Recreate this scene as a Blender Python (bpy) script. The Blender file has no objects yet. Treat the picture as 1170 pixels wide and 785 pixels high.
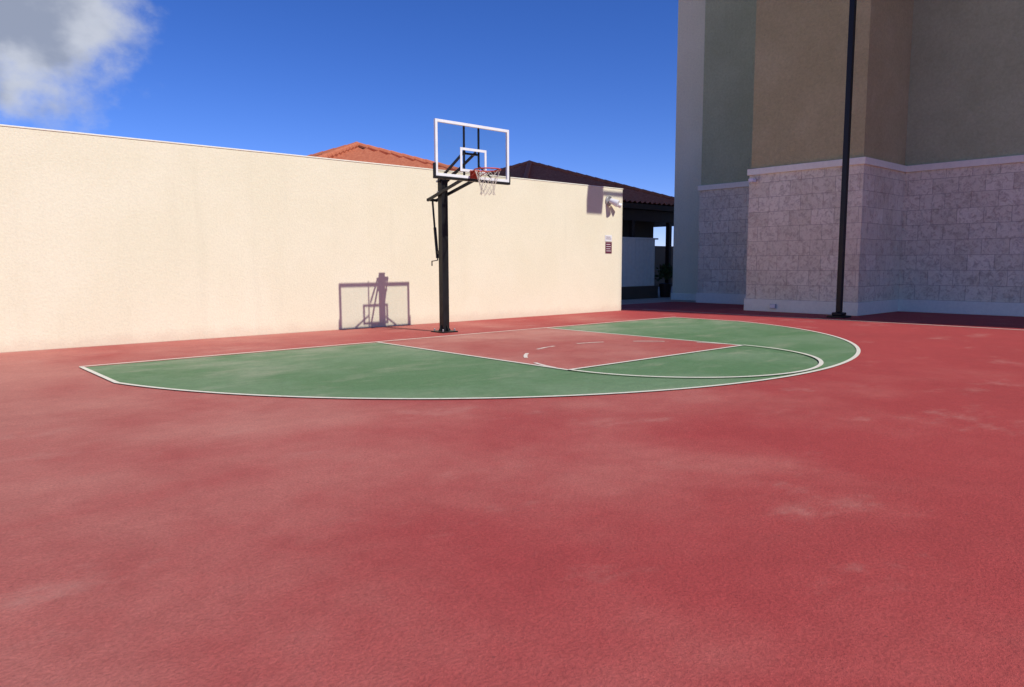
import bpy, bmesh, math, random
from mathutils import Vector, Matrix
random.seed(7)
S=bpy.context.scene
COL=S.collection

# ------------------------------------------------------------------ helpers
def empty(name):
    e=bpy.data.objects.new(name,None); COL.objects.link(e); return e
def mesh_obj(name,verts,faces,mat=None,parent=None,smooth=False):
    me=bpy.data.meshes.new(name); me.from_pydata([tuple(v) for v in verts],[],faces); me.update()
    o=bpy.data.objects.new(name,me); COL.objects.link(o)
    if mat: me.materials.append(mat)
    if parent: o.parent=parent
    if smooth:
        for p in me.polygons: p.use_smooth=True
    return o
def bevel(o,w,seg=2):
    m=o.modifiers.new('bevel','BEVEL'); m.width=w; m.segments=seg; m.limit_method='ANGLE'
    return o
def fixn(o):
    bm=bmesh.new(); bm.from_mesh(o.data); bmesh.ops.recalc_face_normals(bm,faces=bm.faces); bm.to_mesh(o.data); bm.free()
def box(name,a,b,mat,parent=None,bev=0):
    x0,y0,z0=a; x1,y1,z1=b
    v=[(x0,y0,z0),(x1,y0,z0),(x1,y1,z0),(x0,y1,z0),(x0,y0,z1),(x1,y0,z1),(x1,y1,z1),(x0,y1,z1)]
    f=[(0,3,2,1),(4,5,6,7),(0,1,5,4),(1,2,6,5),(2,3,7,6),(3,0,4,7)]
    o=mesh_obj(name,v,f,mat,parent)
    if bev: bevel(o,bev)
    return o
def prism(name,pts,z0,z1,mat,parent=None):
    n=len(pts)
    v=[(p[0],p[1],z0) for p in pts]+[(p[0],p[1],z1) for p in pts]
    f=[tuple(reversed(range(n))),tuple(range(n,2*n))]
    for i in range(n):
        j=(i+1)%n; f.append((i,j,n+j,n+i))
    o=mesh_obj(name,v,f,mat,parent); fixn(o)
    return o
def bar(name,p,q,w,h,mat,parent=None,bev=0):
    p=Vector(p);q=Vector(q);d=(q-p);L=d.length;d.normalize()
    up=Vector((0,0,1)) if abs(d.z)<0.95 else Vector((0,1,0))
    s=d.cross(up).normalized(); u=s.cross(d).normalized()
    v=[]
    for c in (p,q):
        for a,b in ((-1,-1),(1,-1),(1,1),(-1,1)):
            v.append(c+s*a*w/2+u*b*h/2)
    f=[(0,1,2,3),(7,6,5,4),(0,4,5,1),(1,5,6,2),(2,6,7,3),(3,7,4,0)]
    o=mesh_obj(name,v,f,mat,parent); fixn(o)
    if bev: bevel(o,bev)
    return o
def tube(name,pts,r,mat,parent=None,cyclic=False,res=3):
    cu=bpy.data.curves.new(name,'CURVE'); cu.dimensions='3D'; cu.bevel_depth=r; cu.bevel_resolution=res
    if pts and not isinstance(pts[0][0],(int,float)): lists=pts
    else: lists=[pts]
    for P in lists:
        sp=cu.splines.new('POLY'); sp.points.add(len(P)-1)
        for i,c in enumerate(P): sp.points[i].co=(c[0],c[1],c[2],1)
        sp.use_cyclic_u=cyclic
    o=bpy.data.objects.new(name,cu); COL.objects.link(o); cu.materials.append(mat)
    if parent: o.parent=parent
    return o
def sheet(name,pts,z,mat,parent=None):
    n=len(pts)
    o=mesh_obj(name,[(p[0],p[1],z) for p in pts],[tuple(range(n))],mat,parent)
    if o.data.polygons[0].normal.z<0: o.data.flip_normals()
    return o
def stripe(name,pts,w,z,mat,parent=None):
    P=[Vector((p[0],p[1])) for p in pts]; n=len(P); v=[];f=[]
    for i in range(n):
        a=P[max(i-1,0)];b=P[min(i+1,n-1)]
        d1=(P[i]-a).normalized() if i>0 else (b-P[i]).normalized()
        d2=(b-P[i]).normalized() if i<n-1 else d1
        d=(d1+d2).normalized(); nn=Vector((-d.y,d.x))
        k=1/max(0.4,nn.dot(Vector((-d1.y,d1.x))))
        v+= [(P[i].x+nn.x*w/2*k,P[i].y+nn.y*w/2*k,z),(P[i].x-nn.x*w/2*k,P[i].y-nn.y*w/2*k,z)]
    for i in range(n-1):
        f.append((2*i,2*i+1,2*i+3,2*i+2))
    o=mesh_obj(name,v,f,mat,parent)
    if o.data.polygons[0].normal.z<0: o.data.flip_normals()
    return o
def cyl(name,p,q,r,mat,parent=None,seg=24,r2=None,bev=True):
    p=Vector(p);q=Vector(q);d=(q-p).normalized()
    up=Vector((0,0,1)) if abs(d.z)<0.95 else Vector((0,1,0))
    s=d.cross(up).normalized(); u=s.cross(d)
    r2=r if r2 is None else r2
    v=[];f=[]
    for c,rr in((p,r),(q,r2)):
        for i in range(seg):
            a=2*math.pi*i/seg; v.append(c+s*math.cos(a)*rr+u*math.sin(a)*rr)
    for i in range(seg):
        j=(i+1)%seg; f.append((i,j,seg+j,seg+i))
    f.append(tuple(reversed(range(seg)))); f.append(tuple(range(seg,2*seg)))
    o=mesh_obj(name,v,f,mat,parent); fixn(o)
    if bev: bevel(o,min(r,r2)*0.12)
    return o

# ------------------------------------------------------------------ material helper
class M:
    def __init__(s,name,rough=0.8,spec=0.3,metal=0):
        s.m=bpy.data.materials.new(name); s.m.use_nodes=True; s.nt=s.m.node_tree
        s.b=s.nt.nodes['Principled BSDF']; s.b.inputs['Roughness'].default_value=rough
        s.b.inputs['Specular IOR Level'].default_value=spec; s.b.inputs['Metallic'].default_value=metal
        s.tc=s.nt.nodes.new('ShaderNodeTexCoord')
    def N(s,t,**k):
        n=s.nt.nodes.new(t)
        for a,b in k.items(): setattr(n,a,b)
        return n
    def L(s,a,b): s.nt.links.new(a,b)
    def noise(s,scale,detail=5,rough=0.6,stretch=None,dist=0,rot=0):
        n=s.N('ShaderNodeTexNoise'); n.inputs['Scale'].default_value=scale; n.inputs['Detail'].default_value=detail
        n.inputs['Roughness'].default_value=rough; n.inputs['Distortion'].default_value=dist
        if stretch:
            mp=s.N('ShaderNodeMapping'); mp.inputs['Scale'].default_value=stretch; mp.inputs['Rotation'].default_value=(0,0,rot)
            s.L(s.tc.outputs['Object'],mp.inputs['Vector']); s.L(mp.outputs[0],n.inputs['Vector'])
        else: s.L(s.tc.outputs['Object'],n.inputs['Vector'])
        return n.outputs['Fac']
    def rng(s,x,a,b,c=0,d=1,smooth=False):
        n=s.N('ShaderNodeMapRange'); s.L(x,n.inputs['Value'])
        n.inputs['From Min'].default_value=a;n.inputs['From Max'].default_value=b
        n.inputs['To Min'].default_value=c;n.inputs['To Max'].default_value=d
        if smooth: n.interpolation_type='SMOOTHSTEP'
        return n.outputs[0]
    def mix(s,f,a,b,mode='MIX'):
        n=s.N('ShaderNodeMix',data_type='RGBA',blend_type=mode)
        for sock,val in ((n.inputs[0],f),(n.inputs[6],a),(n.inputs[7],b)):
            if hasattr(val,'node'): s.L(val,sock)
            elif isinstance(val,(int,float)): sock.default_value=val
            else: sock.default_value=(*val,1)
        return n.outputs[2]
    def math(s,op,a,b=None):
        n=s.N('ShaderNodeMath',operation=op)
        for i,val in enumerate((a,b)):
            if val is None: continue
            if hasattr(val,'node'): s.L(val,n.inputs[i])
            else: n.inputs[i].default_value=val
        return n.outputs[0]
    def color(s,c):
        if hasattr(c,'node'): s.L(c,s.b.inputs['Base Color'])
        else: s.b.inputs['Base Color'].default_value=(*c,1)
    def bump(s,h,strength=0.5,dist=0.01):
        n=s.N('ShaderNodeBump'); n.inputs['Strength'].default_value=strength; n.inputs['Distance'].default_value=dist
        s.L(h,n.inputs['Height']); s.L(n.outputs[0],s.b.inputs['Normal'])
    def scalecol(s,c,f):
        n=s.N('ShaderNodeVectorMath',operation='SCALE')
        if hasattr(c,'node'): s.L(c,n.inputs[0])
        else: n.inputs[0].default_value=c
        s.L(f,n.inputs['Scale']); return n.outputs[0]

def court_mat(name,deep,dusty,bias=0.0,amt=1.0):
    m=M(name,0.75,0.25)
    n1=m.noise(0.16,4,0.6,dist=0.4); n2=m.noise(0.55,7,0.64,dist=0.2); n4=m.noise(6,4,0.75)
    sx=m.N('ShaderNodeSeparateXYZ'); m.L(m.tc.outputs['Object'],sx.inputs[0])
    gx=m.math('ADD',m.math('MULTIPLY',sx.outputs[0],-0.045),m.math('MULTIPLY',sx.outputs[1],0.035))
    w=m.math('ADD',m.math('MULTIPLY',n1,1.4),m.math('MULTIPLY',n2,1.1))
    w=m.math('ADD',w,gx); w=m.math('ADD',w,bias+0.0)
    f=m.rng(w,0.88,1.80,0,amt,True)
    c=m.mix(f,deep,dusty)
    v=m.math('ADD',m.rng(n4,0.25,0.75,0.92,1.07),m.rng(n2,0.3,0.7,-0.06,0.06))
    fine=m.noise(65,4,0.8); v=m.math('MULTIPLY',v,m.rng(fine,0.3,0.7,0.76,1.24))
    c=m.scalecol(c,v)
    sc=m.noise(0.9,7,0.68,stretch=(0.8,1.3,1),rot=0.5); c=m.mix(m.rng(sc,0.55,0.78,0,0.42,True),c,(0.62,0.36,0.29))
    st=m.noise(0.35,4,0.5,dist=0.5); band=m.math('ABSOLUTE',m.math('SUBTRACT',st,0.52))
    c=m.mix(m.rng(band,0.0,0.025,0.10,0,True),c,(0.27,0.045,0.04))
    vo=m.N('ShaderNodeTexVoronoi'); vo.inputs['Scale'].default_value=5.5; m.L(m.tc.outputs['Object'],vo.inputs['Vector'])
    c=m.mix(m.rng(vo.outputs['Distance'],0.03,0.045,0.5,0),c,(0.14,0.04,0.04))
    m.color(c)
    m.bump(fine,0.8,0.010)
    return m.m
mat_red=court_mat('red_acrylic',(0.415,0.062,0.058),(0.50,0.195,0.155))
mat_key=court_mat('red_acrylic_key',(0.42,0.085,0.072),(0.53,0.25,0.195),0.2)

def green_mat():
    m=M('green_acrylic',0.75,0.25)
    n1=m.noise(0.5,6,0.65,dist=0.5); n4=m.noise(9,4,0.7)
    sx=m.N('ShaderNodeSeparateXYZ'); m.L(m.tc.outputs['Object'],sx.inputs[0])
    c=m.mix(m.rng(n1,0.35,0.68,0,1,True),(0.11,0.21,0.092),(0.175,0.265,0.145))
    c=m.scalecol(c,m.rng(n4,0.25,0.75,0.88,1.12))
    sc=m.noise(1.1,7,0.72,stretch=(0.6,1.5,1))
    wr=m.math('ADD',sc,m.rng(sx.outputs[1],7.0,11.0,0.0,0.12,True))
    c=m.mix(m.rng(wr,0.51,0.76,0,0.58,True),c,(0.36,0.36,0.25))
    fine=m.noise(65,3,0.8)
    c=m.scalecol(c,m.rng(fine,0.3,0.7,0.82,1.18))
    m.color(c); m.bump(fine,0.7,0.008)
    return m.m
mat_green=green_mat()
def line_mat():
    m=M('line_paint',0.65,0.3)
    n=m.noise(14,6,0.75); c=m.mix(m.rng(n,0.52,0.72,0,0.6),(0.76,0.72,0.60),(0.48,0.28,0.23))
    m.color(c); return m.m
mat_line=line_mat()
def worn_line():
    m=M('worn_line_paint',0.7,0.3)
    n=m.noise(6,7,0.8); c=m.mix(m.rng(n,0.48,0.68,0.05,0.8),(0.78,0.70,0.60),(0.45,0.17,0.15))
    m.color(c); return m.m
mat_wline=worn_line()

def stucco(name,col,col2,grain=28,bs=0.6,bd=0.012,vert=True,rough=0.9,gv=0.06):
    m=M(name,rough,0.15)
    n=m.noise(0.6,5,0.6,dist=0.3); g=m.noise(grain,4,0.75)
    c=m.mix(m.rng(n,0.35,0.68,0,1,True),col,col2)
    c=m.scalecol(c,m.rng(g,0.3,0.7,1-gv,1+gv))
    if vert:
        s=m.noise(1.0,6,0.7,stretch=(2.2,2.2,0.12)); c=m.mix(m.rng(s,0.52,0.8,0,0.25,True),c,tuple(x*0.80 for x in col))
    m.color(c); m.bump(g,bs,bd)
    return m
_w=stucco('cream_stucco',(0.76,0.70,0.515),(0.79,0.73,0.55),30,0.5,0.012,True,0.9,0.06)
sx=_w.N('ShaderNodeSeparateXYZ'); _w.L(_w.tc.outputs['Object'],sx.inputs[0])
dz=_w.math('ADD',sx.outputs[2],_w.math('MULTIPLY',_w.noise(2.5,6,0.7),-0.35))
cur=_w.b.inputs['Base Color'].links[0].from_socket
_w.color(_w.mix(_w.rng(dz,-0.17,0.08,0.40,0,True),cur,(0.60,0.44,0.33)))
mat_wall=_w.m
mat_wallcap=stucco('wall_cap_paint',(0.82,0.79,0.66),(0.78,0.75,0.62),15,0.2,0.005,False).m
mat_tan=stucco('tan_stucco',(0.465,0.40,0.195),(0.53,0.46,0.235),16,0.9,0.03,True,0.9,0.13).m
mat_olive=stucco('olive_stucco',(0.40,0.44,0.25),(0.455,0.50,0.29),16,0.8,0.03,True,0.9,0.12).m
mat_grey=stucco('greige_stucco',(0.80,0.75,0.50),(0.84,0.79,0.54),16,0.7,0.02,True,0.9,0.08).m
mat_trim=stucco('trim_paint',(0.88,0.86,0.68),(0.84,0.82,0.64),12,0.25,0.004).m
def stone():
    m=M('coral_stone',0.9,0.15)
    sx=m.N('ShaderNodeSeparateXYZ'); m.L(m.tc.outputs['Object'],sx.inputs[0])
    cx=m.N('ShaderNodeCombineXYZ'); m.L(m.math('ADD',sx.outputs[0],sx.outputs[1]),cx.inputs[0]); m.L(m.math('SUBTRACT',sx.outputs[2],0.34),cx.inputs[1])
    br=m.N('ShaderNodeTexBrick'); m.L(cx.outputs[0],br.inputs['Vector'])
    br.inputs['Scale'].default_value=1; br.inputs['Brick Width'].default_value=0.61; br.inputs['Row Height'].default_value=0.40
    br.inputs['Mortar Size'].default_value=0.006; br.inputs['Mortar Smooth'].default_value=0.3; br.inputs['Bias'].default_value=0
    br.inputs['Color1'].default_value=(0.74,0.67,0.47,1); br.inputs['Color2'].default_value=(0.88,0.81,0.59,1); br.inputs['Mortar'].default_value=(0.54,0.46,0.33,1)
    c=br.outputs['Color']
    n=m.noise(1.6,6,0.75,dist=0.8); c=m.mix(m.rng(n,0.35,0.65,0,0.4,True),c,(0.90,0.84,0.63))
    p=m.noise(8,8,0.85,dist=0.8); c=m.mix(m.rng(p,0.50,0.62,0,0.6,True),c,(0.52,0.41,0.28))
    p2=m.noise(3.5,7,0.82,dist=1.5); c=m.mix(m.rng(p2,0.54,0.66,0,0.5,True),c,(0.60,0.43,0.30))
    c=m.mix(m.math('MULTIPLY',br.outputs['Fac'],0.35),c,(0.38,0.31,0.22))
    m.color(c)
    h=m.math('SUBTRACT',m.rng(p,0.5,0.66,1,0),m.math('MULTIPLY',br.outputs['Fac'],0.6))
    m.bump(h,0.6,0.018); return m.m
mat_stone=stone()
def plain(name,col,rough=0.5,spec=0.4,metal=0,var=0.12):
    m=M(name,rough,spec,metal); n=m.noise(7,4,0.7); c=m.scalecol(col,m.rng(n,0.3,0.7,1-var,1+var)); m.color(c)
    m.L(m.rng(n,0.3,0.7,max(0.05,rough-0.1),min(1,rough+0.1)),m.b.inputs['Roughness']); return m.m
mat_black=plain('black_powdercoat',(0.009,0.009,0.010),0.45,0.35)
mat_white=plain('white_frame',(0.80,0.80,0.80),0.4,0.4,var=0.05)
mat_orange=plain('rim_orange',(0.55,0.07,0.03),0.45)
mat_net=plain('net_cord',(0.66,0.58,0.48),0.9,var=0.3)
mat_steel=plain('galvanised',(0.42,0.42,0.42),0.4,0.5,0.7)
mat_conc=stucco('concrete',(0.44,0.36,0.27),(0.50,0.42,0.32),30,0.4,0.006,False).m
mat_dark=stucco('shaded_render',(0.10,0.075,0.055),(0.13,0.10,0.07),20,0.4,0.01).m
mat_wood=plain('dark_timber',(0.045,0.022,0.014),0.6)
mat_fence=plain('fence_white',(0.88,0.87,0.74),0.6,var=0.06)
mat_signw=plain('sign_white',(0.75,0.74,0.74),0.4,var=0.03)
mat_signm=plain('sign_maroon',(0.13,0.025,0.05),0.4)
mat_leaf=plain('leaf',(0.05,0.09,0.025),0.6,var=0.4)
mat_lamp=plain('lamp_lens',(0.6,0.6,0.58),0.2)
def tile():
    m=M('terracotta_tile',0.85,0.12)
    n=m.noise(9,5,0.8); c=m.mix(m.rng(n,0.3,0.7),(0.40,0.11,0.06),(0.60,0.22,0.12)); m.color(c); return m.m
mat_tile=tile()
g=bpy.data.materials.new('backboard_glass'); g.use_nodes=True; nt=g.node_tree; nt.nodes.clear()
o=nt.nodes.new('ShaderNodeOutputMaterial'); mx=nt.nodes.new('ShaderNodeMixShader'); tr=nt.nodes.new('ShaderNodeBsdfTransparent'); gl=nt.nodes.new('ShaderNodeBsdfGlossy')
mx.inputs[0].default_value=0.05
tr.inputs[0].default_value=(0.86,0.91,0.90,1); gl.inputs['Roughness'].default_value=0.03
nt.links.new(tr.outputs[0],mx.inputs[1]); nt.links.new(gl.outputs[0],mx.inputs[2]); nt.links.new(mx.outputs[0],o.inputs[0])
mat_glass=g

# ------------------------------------------------------------------ ground & court
NW=13.46; UC=8.577; NC=10.86; NB=10.80; WE=16.24
sheet('ground',[(-1500,-1500),(1500,-1500),(1500,1500),(-1500,1500)],0.0,mat_conc)
court=empty('basketball_court')
sheet('red_surface',[(-30,-30),(21.44,-30),(21.44,15.4),(WE,15.4),(WE,NW+0.05),(-30,NW+0.05)],0.004,mat_red,court)
Ro=6.745; hw=6.49
k=math.asin(hw/Ro)
arc=[(UC+(Ro-0.025)*math.sin(a),NC-(Ro-0.025)*math.cos(a)) for a in [-k+2*k*i/96 for i in range(97)]]
outline=[(UC-hw+0.025,NB-0.025)]+arc+[(UC+hw-0.025,NB-0.025)]
sheet('green_zone',outline,0.008,mat_green,court)
LW=2.03; FT=6.25
sheet('key_surface',[(UC-LW,FT),(UC+LW,FT),(UC+LW,NB-0.02),(UC-LW,NB-0.02)],0.012,mat_key,court)
w=0.055
stripe('three_point_line',outline,w,0.016,mat_line,court)
stripe('baseline',[(UC-hw,NB-0.025),(UC+hw,NB-0.025)],w,0.020,mat_line,court)
stripe('lane_line_a',[(UC-LW,NB-0.05),(UC-LW,FT)],w,0.0165,mat_line,court)
stripe('lane_line_b',[(UC+LW,NB-0.05),(UC+LW,FT)],w,0.0165,mat_line,court)
stripe('free_throw_line',[(UC-LW,FT),(UC+LW,FT)],w,0.020,mat_line,court)
stripe('free_throw_arc',[(UC+LW*math.cos(a),FT-LW*math.sin(a)) for a in [math.pi*i/60 for i in range(61)]],w,0.024,mat_line,court)
nd=6
for i in range(nd):
    a0=math.pi*(i+0.25)/nd; a1=math.pi*(i+0.75)/nd
    stripe('dash_%d'%i,[(UC+LW*math.cos(a0+(a1-a0)*j/8),FT+LW*math.sin(a0+(a1-a0)*j/8)) for j in range(9)],w,0.017,mat_wline,court)
stripe('sideline',[(17.1,-20),(17.1,NW-0.1)],0.06,0.010,mat_line,court)

# ------------------------------------------------------------------ boundary wall
wall=empty('boundary_wall')
box('wall_body',(-25,NW,0),(WE,NW+0.2,3.405),mat_wall,wall,0.012)
box('coping',(-25.02,NW-0.010,3.405),(WE+0.012,NW+0.212,3.43),mat_wallcap,wall,0.006)
sg=empty('wall_sign')
box('upper_panel',(15.50,NW-0.012,1.95),(15.78,NW-0.002,2.12),mat_signw,sg,0.002)
box('lower_panel',(15.52,NW-0.012,1.62),(15.78,NW-0.002,1.93),mat_signm,sg,0.002)
for i in range(4):
    box('text_row_%d'%i,(15.545,NW-0.015,1.68+i*0.06),(15.545+0.2-0.03*(i%2),NW-0.0125,1.693+i*0.06),mat_signw,sg)
box('text_row_4',(15.53,NW-0.015,2.01),(15.75,NW-0.0125,2.025),mat_signm,sg)
box('text_row_5',(15.53,NW-0.015,2.06),(15.72,NW-0.0125,2.075),mat_signm,sg)
fl=empty('wall_floodlight')
cyl('mount_plate',(15.62,NW,3.06),(15.62,NW-0.05,3.06),0.13,mat_steel,fl)
cyl('arm',(15.62,NW-0.04,3.06),(15.62,NW-0.16,3.02),0.03,mat_steel,fl)
cyl('head_a',(15.58,NW-0.10,3.06),(15.68,NW-0.30,2.96),0.065,mat_signw,fl,r2=0.10)
cyl('head_b',(15.72,NW-0.10,3.00),(15.90,NW-0.22,2.92),0.045,mat_signw,fl,r2=0.07)

# ------------------------------------------------------------------ basketball hoop
hoop=empty('basketball_hoop')
PU,PN=8.57,11.565
box('base_plate',(PU-0.19,PN-0.19,0.004),(PU+0.19,PN+0.19,0.03),mat_black,hoop,0.004)
for sx_ in(-1,1):
    for sy_ in(-1,1):
        cyl('anchor_bolt',(PU+sx_*0.14,PN+sy_*0.14,0.03),(PU+sx_*0.14,PN+sy_*0.14,0.075),0.016,mat_steel,hoop,8)
for dx,dy in((1,0),(-1,0),(0,1),(0,-1)):
    v=[(PU+dx*0.072,PN+dy*0.072,0.03),(PU+dx*0.15,PN+dy*0.15,0.03),(PU+dx*0.072,PN+dy*0.072,0.16)]
    t=0.005; vv=[(a+dy*t,b+dx*t,c) for a,b,c in v]+[(a-dy*t,b-dx*t,c) for a,b,c in v]
    mesh_obj('gusset',vv,[(0,1,2),(5,4,3),(0,3,4,1),(1,4,5,2),(2,5,3,0)],mat_black,hoop)
PT=2.97
box('post',(PU-0.072,PN-0.072,0.03),(PU+0.072,PN+0.072,PT),mat_black,hoop,0.012)
box('post_cap',(PU-0.077,PN-0.077,PT),(PU+0.077,PN+0.077,PT+0.02),mat_black,hoop,0.004)
BW,BH=1.71,0.97; BU=8.53; B0=10.55; Z0=2.87; Z1=Z0+BH
mesh_obj('glass_panel',[(BU-BW/2+.02,B0+0.02,Z0+.02),(BU+BW/2-.02,B0+0.02,Z0+.02),(BU+BW/2-.02,B0+0.02,Z1-.02),(BU-BW/2+.02,B0+0.02,Z1-.02)],[(0,1,2,3)],mat_glass,hoop)
ft=0.05
box('frame_left',(BU-BW/2,B0,Z0),(BU-BW/2+ft,B0+0.045,Z1),mat_white,hoop,0.004)
box('frame_right',(BU+BW/2-ft,B0,Z0),(BU+BW/2,B0+0.045,Z1),mat_white,hoop,0.004)
box('frame_top',(BU-BW/2+ft,B0,Z1-ft),(BU+BW/2-ft,B0+0.045,Z1),mat_white,hoop,0.004)
box('frame_bottom',(BU-BW/2+ft,B0,Z0),(BU+BW/2-ft,B0+0.045,Z0+ft),mat_white,hoop,0.004)
box('pad_bottom',(BU-BW/2-0.02,B0-0.015,Z0-0.045),(BU+BW/2+0.02,B0+0.07,Z0-0.002),mat_black,hoop,0.01)
for s_ in(-1,1):
    xx=BU+s_*(BW/2+0.012)
    box('pad_corner',(xx-0.010,B0-0.012,Z0-0.002),(xx+0.010,B0+0.06,Z0+0.22),mat_black,hoop,0.004)
tw,th=0.61,0.42; t0=Z0+0.12; tt=0.045
def tb(n,a,b,c,d): box(n,(a,B0+0.010,b),(c,B0+0.018,d),mat_white,hoop)
tb('target_l',BU-tw/2,t0,BU-tw/2+tt,t0+th); tb('target_r',BU+tw/2-tt,t0,BU+tw/2,t0+th)
tb('target_t',BU-tw/2+tt,t0+th-tt,BU+tw/2-tt,t0+th); tb('target_b',BU-tw/2+tt,t0,BU+tw/2-tt,t0+tt)
for s_ in(-1,1):
    bar('back_upright',(BU+s_*0.17,B0+0.075,Z0-0.02),(BU+s_*0.17,B0+0.075,Z1-0.02),0.026,0.035,mat_black,hoop,0.003)
    bar('upper_arm',(PU+s_*0.10,PN+0.02,PT-0.06),(BU+s_*0.13,B0+0.10,Z0+0.50),0.026,0.05,mat_black,hoop,0.004)
    bar('lower_arm',(PU+s_*0.10,PN+0.36,2.58),(BU+s_*0.13,B0+0.10,Z0+0.02),0.028,0.06,mat_black,hoop,0.004)
bar('cross_mid',(BU-0.18,B0+0.078,Z0+0.45),(BU+0.18,B0+0.078,Z0+0.45),0.028,0.035,mat_black,hoop)
for s_ in(-1,1):
    bar('corner_stay',(BU+s_*0.17,B0+0.075,Z0+0.25),(BU+s_*0.50,B0+0.055,Z0+0.03),0.02,0.025,mat_black,hoop)
cyl('pivot_a',(PU-0.13,PN,2.70),(PU+0.13,PN,2.70),0.022,mat_steel,hoop,12)
cyl('pivot_b',(PU-0.13,PN+0.02,PT-0.06),(PU+0.13,PN+0.02,PT-0.06),0.022,mat_steel,hoop,12)
bar('arm_tie',(PU-0.12,PN+0.35,2.585),(PU+0.12,PN+0.35,2.585),0.04,0.05,mat_black,hoop)
cyl('actuator_tube',(PU,PN+0.27,1.95),(PU,PN+0.34,2.58),0.020,mat_black,hoop,14)
cyl('actuator_sleeve',(PU,PN+0.20,1.45),(PU,PN+0.275,2.05),0.030,mat_black,hoop,14)
bar('actuator_bracket',(PU,PN+0.07,1.58),(PU,PN+0.22,1.55),0.05,0.06,mat_black,hoop)
tube('crank_handle',[(PU,PN+0.20,1.47),(PU,PN+0.195,1.41),(PU-0.02,PN+0.36,1.39),(PU-0.02,PN+0.36,1.30)],0.012,mat_black,hoop)
RR=0.2286; RZ=3.0; RC=(BU,B0-0.15-RR,RZ)
ring=lambda r,z,n=48:[(RC[0]+r*math.cos(2*math.pi*i/n),RC[1]+r*math.sin(2*math.pi*i/n),z) for i in range(n)]
tube('rim_ring',ring(RR+0.008,RZ),0.012,mat_orange,hoop,True,4)
box('rim_bracket',(BU-0.10,B0-0.022,RZ-0.125),(BU+0.10,B0-0.001,RZ+0.02),mat_orange,hoop,0.004)
sh0=[(BU-0.10,B0-0.02),(BU+0.10,B0-0.02),(BU+0.14,RC[1]+RR*0.80),(BU+0.06,RC[1]+RR),(BU-0.06,RC[1]+RR),(BU-0.14,RC[1]+RR*0.80)]
prism('rim_shelf',sh0,RZ-0.008,RZ+0.008,mat_orange,hoop)
for s_ in(-1,1):
    bar('rim_brace',(BU+s_*0.08,B0-0.02,RZ-0.10),(BU+s_*0.13,RC[1]+RR*0.75,RZ-0.012),0.012,0.014,mat_orange,hoop)
rows=[(RR,RZ-.005),(0.205,RZ-.08),(0.175,RZ-.16),(0.15,RZ-.24),(0.13,RZ-.31),(0.12,RZ-.38),(0.135,RZ-.44)]
K=10; strands=[]
for s_ in (0,1):
    for i in range(K):
        P=[]
        for j,(r,z) in enumerate(rows):
            off=(j%2)*0.5*(1 if s_==0 else -1)
            a=2*math.pi*(i+off)/K+random.uniform(-.04,.04)
            P.append((RC[0]+r*math.cos(a),RC[1]+r*math.sin(a),z+random.uniform(-.01,.01)))
        strands.append(P)
tube('net',strands,0.0042,mat_net,hoop,False,1)

# ------------------------------------------------------------------ court light pole
lp=empty('court_light_pole')
LU,LN=17.94,8.0
box('base_plate',(LU-0.21,LN-0.21,0.004),(LU+0.21,LN+0.21,0.05),mat_black,lp,0.006)
box('base_cover',(LU-0.13,LN-0.13,0.05),(LU+0.13,LN+0.13,0.13),mat_black,lp,0.02)
box('shaft',(LU-0.062,LN-0.062,0.13),(LU+0.062,LN+0.062,8.9),mat_black,lp,0.012)
bar('arm',(LU,LN,8.75),(LU-1.85,LN,8.75),0.07,0.07,mat_black,lp)
box('lamp_head',(LU-2.5,LN-0.22,8.38),(LU-1.88,LN+0.22,8.75),mat_black,lp,0.02)
box('lamp_lens',(LU-2.45,LN-0.18,8.36),(LU-1.93,LN+0.18,8.379),mat_lamp,lp)
bar('arm_r',(LU,LN,8.68),(LU,LN-1.85,8.68),0.07,0.07,mat_black,lp)
box('lamp_head_r',(LU-0.3,LN-2.5,8.38),(LU+0.3,LN-1.88,8.75),mat_black,lp,0.02)

# ------------------------------------------------------------------ apartment building
apt=empty('apartment_building')
ZB=3.80; H=26
BA,BB,bN,bL,LB=18.82,21.44,7.94,11.06,14.45
def facade(tag,x0,y0,x1,y1,matu,ins=(0.03,0.0,0.0)):
    box(tag+'_stone',(x0,y0,0.0),(x1,y1,ZB),mat_stone,apt)
    box(tag+'_upper',(x0+ins[0],y0+ins[1],ZB+0.003),(x1,y1-ins[2],H),matu,apt)
facade('bay',BA,bN,24.0,bL,mat_tan,(0.03,0.03,0.03))
facade('right_block',BB,1.0,30.0,bN-0.003,mat_olive,(0.03,0,-0.031))
facade('left_block',BB+0.02,bL+0.003,30.0,LB,mat_olive,(0.03,-0.031,0.02))
box('end_block_upper',(22.5,LB+0.003,0),(30.0,16.24,H),mat_grey,apt,0.02)
box('core',(24.003,bN+0.032,0),(29.99,bL-0.032,H),mat_olive,apt)
def trim(z0,z1,t,tag):
    box(tag+'_bay_front',(BA-t,bN-t,z0),(BA+0.029,bL+t,z1),mat_trim,apt,0.008)
    box(tag+'_bay_side',(BA+0.032,bN-t,z0),(BB-t-0.002,bN+0.02,z1),mat_trim,apt,0.008)
    box(tag+'_right',(BB-t,1.0-t,z0),(BB+0.029,bN-0.005,z1),mat_trim,apt,0.008)
    box(tag+'_left',(BB+0.02-t,bL+0.005+t,z0),(BB+0.049,LB+t,z1),mat_trim,apt,0.008)
trim(ZB-0.03,ZB+0.14,0.05,'band')
trim(0.004,0.34,0.035,'plinth')
box('plinth_end',(22.465,LB+0.06,0.004),(22.52,16.27,0.25),mat_trim,apt,0.008)
for z in(1.6,4.6,7.0,9.6,12.2):
    box('slot_window',(22.48,14.78,z),(22.52,14.86,z+0.65),mat_black,apt)
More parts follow.
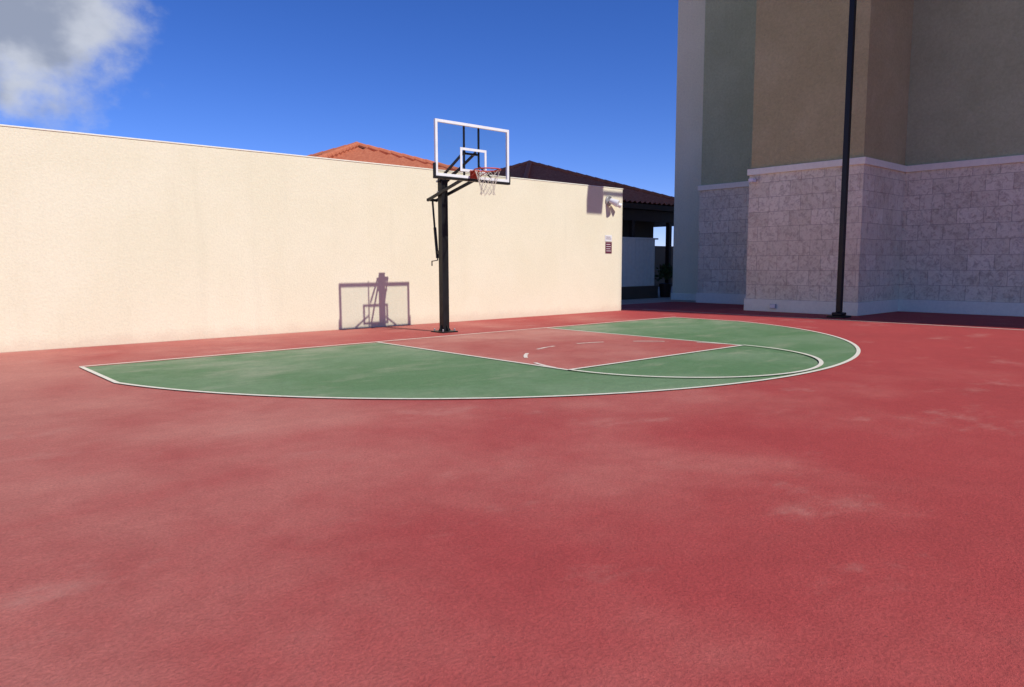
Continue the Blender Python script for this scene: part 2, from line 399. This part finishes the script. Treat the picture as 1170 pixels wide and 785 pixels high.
for fl_ in range(4,8):
    z=fl_*3.0+0.9
    for y in(3.0,5.6,9.3,12.8):
        x=BA+0.01 if 8.8<y<11 else BB+0.01
        box('window',(x,y-0.6,z),(x+0.06,y+0.6,z+1.3),mat_black,apt)
prism('low_shadow_caster',[(20.4,-4),(19.0,-7.8),(19.8,-15.1),(24,-15.1),(24,-4)],0,12,mat_tan,apt)  # added unseen block, slanted edge shaped for the shadow on the ground
box('tall_shadow_caster',(21.7,-30,0),(45,-15.2,60),mat_olive,apt)  # added unseen mass that keeps sun off the bay side and its foot
box('shadow_caster_link',(24.2,-15.1,0),(30,0.9,H),mat_olive,apt)  # added unseen block joining the shadow casters to the building
cam_=empty('security_camera')
box('housing',(BA-0.26,bL-0.25,3.56),(BA-0.06,bL-0.11,3.66),mat_signw,cam_,0.02)
cyl('mount',(BA-0.08,bL-0.18,3.60),(BA,bL-0.18,3.60),0.035,mat_signw,cam_,12)
ob=empty('outlet_box')
box('box_body',(BA-0.10,10.1,0.10),(BA-0.037,10.27,0.22),mat_steel,ob,0.01)
box('lid',(BA-0.112,10.11,0.11),(BA-0.101,10.26,0.21),mat_signw,ob,0.004)

# ------------------------------------------------------------------ neighbouring house with tile roofs
house=empty('tile_roof_house')
def hip(tag,cx,cy,r,ze,zt):
    apex=Vector((cx,cy,zt)); cs=[Vector((cx-r,cy-r,ze)),Vector((cx+r,cy-r,ze)),Vector((cx+r,cy+r,ze)),Vector((cx-r,cy+r,ze))]
    for i in range(4):
        a=cs[i]; b=cs[(i+1)%4]; mid=(a+b)/2
        e=(b-a).normalized(); up=(apex-mid); Ls=up.length; up.normalize(); nrm=e.cross(up).normalized()
        if nrm.z<0: nrm=-nrm
        v=[];f=[]
        step=0.30; n=int(2*r/step); sub=4
        rows_=int(Ls/0.4)
        for c in range(n*sub+1):
            s=c/(n*sub)*2*r-r
            lim=(1-abs(s)/r)*Ls
            for q in range(rows_+1):
                t=min(q*0.4,lim)
                h=0.045*math.cos(c/sub*2*math.pi)
                v.append(mid+e*s+up*t+nrm*h)
        R=rows_+1
        for c in range(n*sub):
            for q in range(rows_):
                f.append((c*R+q,(c+1)*R+q,(c+1)*R+q+1,c*R+q+1))
        mesh_obj(tag+'_slope_%d'%i,v,f,mat_tile,house)
        P0=cs[i]; d=apex-P0; m=int(d.length/0.4)
        for q in range(m):
            cyl(tag+'_ridge_cap',P0+d*(q/m)+Vector((0,0,0.03)),P0+d*((q+1.1)/m)+Vector((0,0,0.07)),0.11,mat_tile,house,10,0.09,False)
    box(tag+'_fascia',(cx-r+0.03,cy-r+0.03,ze-0.26),(cx+r-0.03,cy+r-0.03,ze-0.06),mat_wood,house)
hip('roof_a',13.07,22.5,4.47,3.72,5.33)
hip('roof_b',21.7,23.1,5.08,3.70,5.55)
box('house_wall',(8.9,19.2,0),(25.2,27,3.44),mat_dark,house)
for x in(18.4,20.6,22.6,25.0):
    box('porch_post',(x,18.25,0),(x+0.18,18.43,3.0),mat_wood,house,0.01)
box('porch_beam',(9,18.24,3.0),(26.6,18.44,3.43),mat_wood,house)
box('lean_to_beam',(25.22,19.2,2.95),(26.7,27,3.43),mat_wood,house)
gw=empty('garden_wall')
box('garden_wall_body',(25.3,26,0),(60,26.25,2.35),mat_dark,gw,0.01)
fe=empty('white_fence')
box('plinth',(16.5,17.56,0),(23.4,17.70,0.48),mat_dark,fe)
for i in range(28):
    x=16.5+i*0.24
    if x>23.2: break
    box('panel_board',(x,17.60,0.48),(x+0.228,17.63,2.26),mat_fence,fe,0.004)
box('top_rail',(16.5,17.58,2.26),(23.4,17.65,2.32),mat_fence,fe,0.005)
sh=empty('shrub')
cyl('pot',(24.2,17.8,0),(24.2,17.8,0.55),0.2,mat_wood,sh,16,0.26)
v=[];f=[]
for i in range(420):
    a=random.uniform(0,6.28); e=random.uniform(-0.3,1.5); rr=random.uniform(0.1,0.42)
    c=Vector((24.2+rr*math.cos(a)*math.cos(e),17.8+rr*math.sin(a)*math.cos(e),0.8+rr*1.2*math.sin(e)))
    d=Vector((random.uniform(-1,1),random.uniform(-1,1),random.uniform(-.2,1))).normalized()*0.16
    s=d.cross(Vector((random.random(),random.random(),random.random()))).normalized()*0.035
    k0=len(v); v+=[c,c+d*0.5+s,c+d,c+d*0.5-s]; f.append((k0,k0+1,k0+2,k0+3))
mesh_obj('foliage',v,f,mat_leaf,sh)

# ------------------------------------------------------------------ light
sd=Vector((0.123,-1.0,1.007)).normalized()
L=bpy.data.lights.new('sun','SUN'); L.energy=4.3; L.angle=math.radians(0.5); L.color=(1.0,0.965,0.89)
lo=bpy.data.objects.new('sun',L); COL.objects.link(lo); lo.rotation_euler=sd.to_track_quat('Z','Y').to_euler(); lo.location=(0,-20,30)
W=bpy.data.worlds.new('World'); S.world=W; W.use_nodes=True; nt=W.node_tree; nt.nodes.clear()
def N(t,**k):
    n=nt.nodes.new(t)
    for a,b in k.items(): setattr(n,a,b)
    return n
out=N('ShaderNodeOutputWorld'); bg=N('ShaderNodeBackground'); sky=N('ShaderNodeTexSky'); sky.sky_type='NISHITA'; sky.sun_disc=False
sky.sun_elevation=math.asin(sd.z); sky.sun_rotation=math.atan2(sd.x,sd.y)
sky.air_density=0.72; sky.dust_density=0.0; sky.ozone_density=5.0; sky.altitude=600
bg.inputs['Strength'].default_value=0.15
tint=N('ShaderNodeMix',data_type='RGBA',blend_type='MULTIPLY'); tint.inputs[0].default_value=1; tint.inputs[7].default_value=(0.86,0.76,0.97,1)
nt.links.new(sky.outputs[0],tint.inputs[6])
hs=N('ShaderNodeHueSaturation'); hs.inputs['Saturation'].default_value=1.18
nt.links.new(tint.outputs[2],hs.inputs['Color'])
tc=N('ShaderNodeTexCoord')
def vmath(op,a,b=None):
    n=N('ShaderNodeVectorMath',operation=op)
    for i,x in enumerate((a,b)):
        if x is None: continue
        if hasattr(x,'node'): nt.links.new(x,n.inputs[i])
        else: n.inputs[i].default_value=x
    return n
def mth(op,a,b=None):
    n=N('ShaderNodeMath',operation=op)
    for i,x in enumerate((a,b)):
        if x is None: continue
        if hasattr(x,'node'): nt.links.new(x,n.inputs[i])
        else: n.inputs[i].default_value=x
    return n.outputs[0]
def mr(x,a,b,c,d):
    n=N('ShaderNodeMapRange',interpolation_type='SMOOTHSTEP'); nt.links.new(x,n.inputs['Value'])
    for k_,v_ in zip(('From Min','From Max','To Min','To Max'),(a,b,c,d)): n.inputs[k_].default_value=v_
    return n.outputs[0]
def wn(scale,detail,rough,loc=(0,0,0),sc=(1,1,1.3)):
    mp=N('ShaderNodeMapping'); mp.inputs['Scale'].default_value=sc; mp.inputs['Location'].default_value=loc
    nt.links.new(tc.outputs['Generated'],mp.inputs['Vector'])
    n=N('ShaderNodeTexNoise'); n.inputs['Scale'].default_value=scale; n.inputs['Detail'].default_value=detail; n.inputs['Roughness'].default_value=rough
    nt.links.new(mp.outputs[0],n.inputs['Vector']); return n.outputs['Fac']
dist=vmath('DISTANCE',tc.outputs['Generated'],(0.130,0.952,0.275)).outputs['Value']
n1=wn(8,7,0.58); n2=wn(12,5,0.5,(3,1,2))
dens=mth('ADD',n1,mr(dist,0.0,0.27,0.34,-0.34))
mask=mr(dens,0.44,0.78,0,1)
shade=mr(mth('ADD',n2,mr(dens,0.5,0.95,0.10,-0.04)),0.36,0.64,0,1)
cm=N('ShaderNodeMix',data_type='RGBA'); nt.links.new(shade,cm.inputs[0]); cm.inputs[6].default_value=(2.2,2.45,3.0,1); cm.inputs[7].default_value=(4.1,4.3,4.7,1)
fm=N('ShaderNodeMix',data_type='RGBA'); nt.links.new(mth('MULTIPLY',mask,0.90),fm.inputs[0]); nt.links.new(hs.outputs[0],fm.inputs[6]); nt.links.new(cm.outputs[2],fm.inputs[7])
nt.links.new(fm.outputs[2],bg.inputs['Color']); nt.links.new(bg.outputs[0],out.inputs[0])

# ------------------------------------------------------------------ camera
cd=bpy.data.cameras.new('camera'); cam=bpy.data.objects.new('camera',cd); COL.objects.link(cam); S.camera=cam
cd.sensor_width=36; cd.lens=835.28/1170*36; cd.clip_end=4000; cd.clip_start=0.05
yaw=0.8407; p=0.1080; r=0.0028
Fh=Vector((math.cos(yaw),math.sin(yaw),0)); R0=Vector((math.sin(yaw),-math.cos(yaw),0)); Z=Vector((0,0,1))
F=Fh*math.cos(p)-Z*math.sin(p); Up=Z*math.cos(p)+Fh*math.sin(p)
cx=R0*math.cos(r)-Up*math.sin(r); cy=Up*math.cos(r)+R0*math.sin(r)
mw=Matrix((cx,cy,-F)).transposed().to_4x4(); mw.translation=Vector((0,0,1.327)); cam.matrix_world=mw
S.view_settings.view_transform='Standard'; S.view_settings.look='None'; S.view_settings.exposure=0
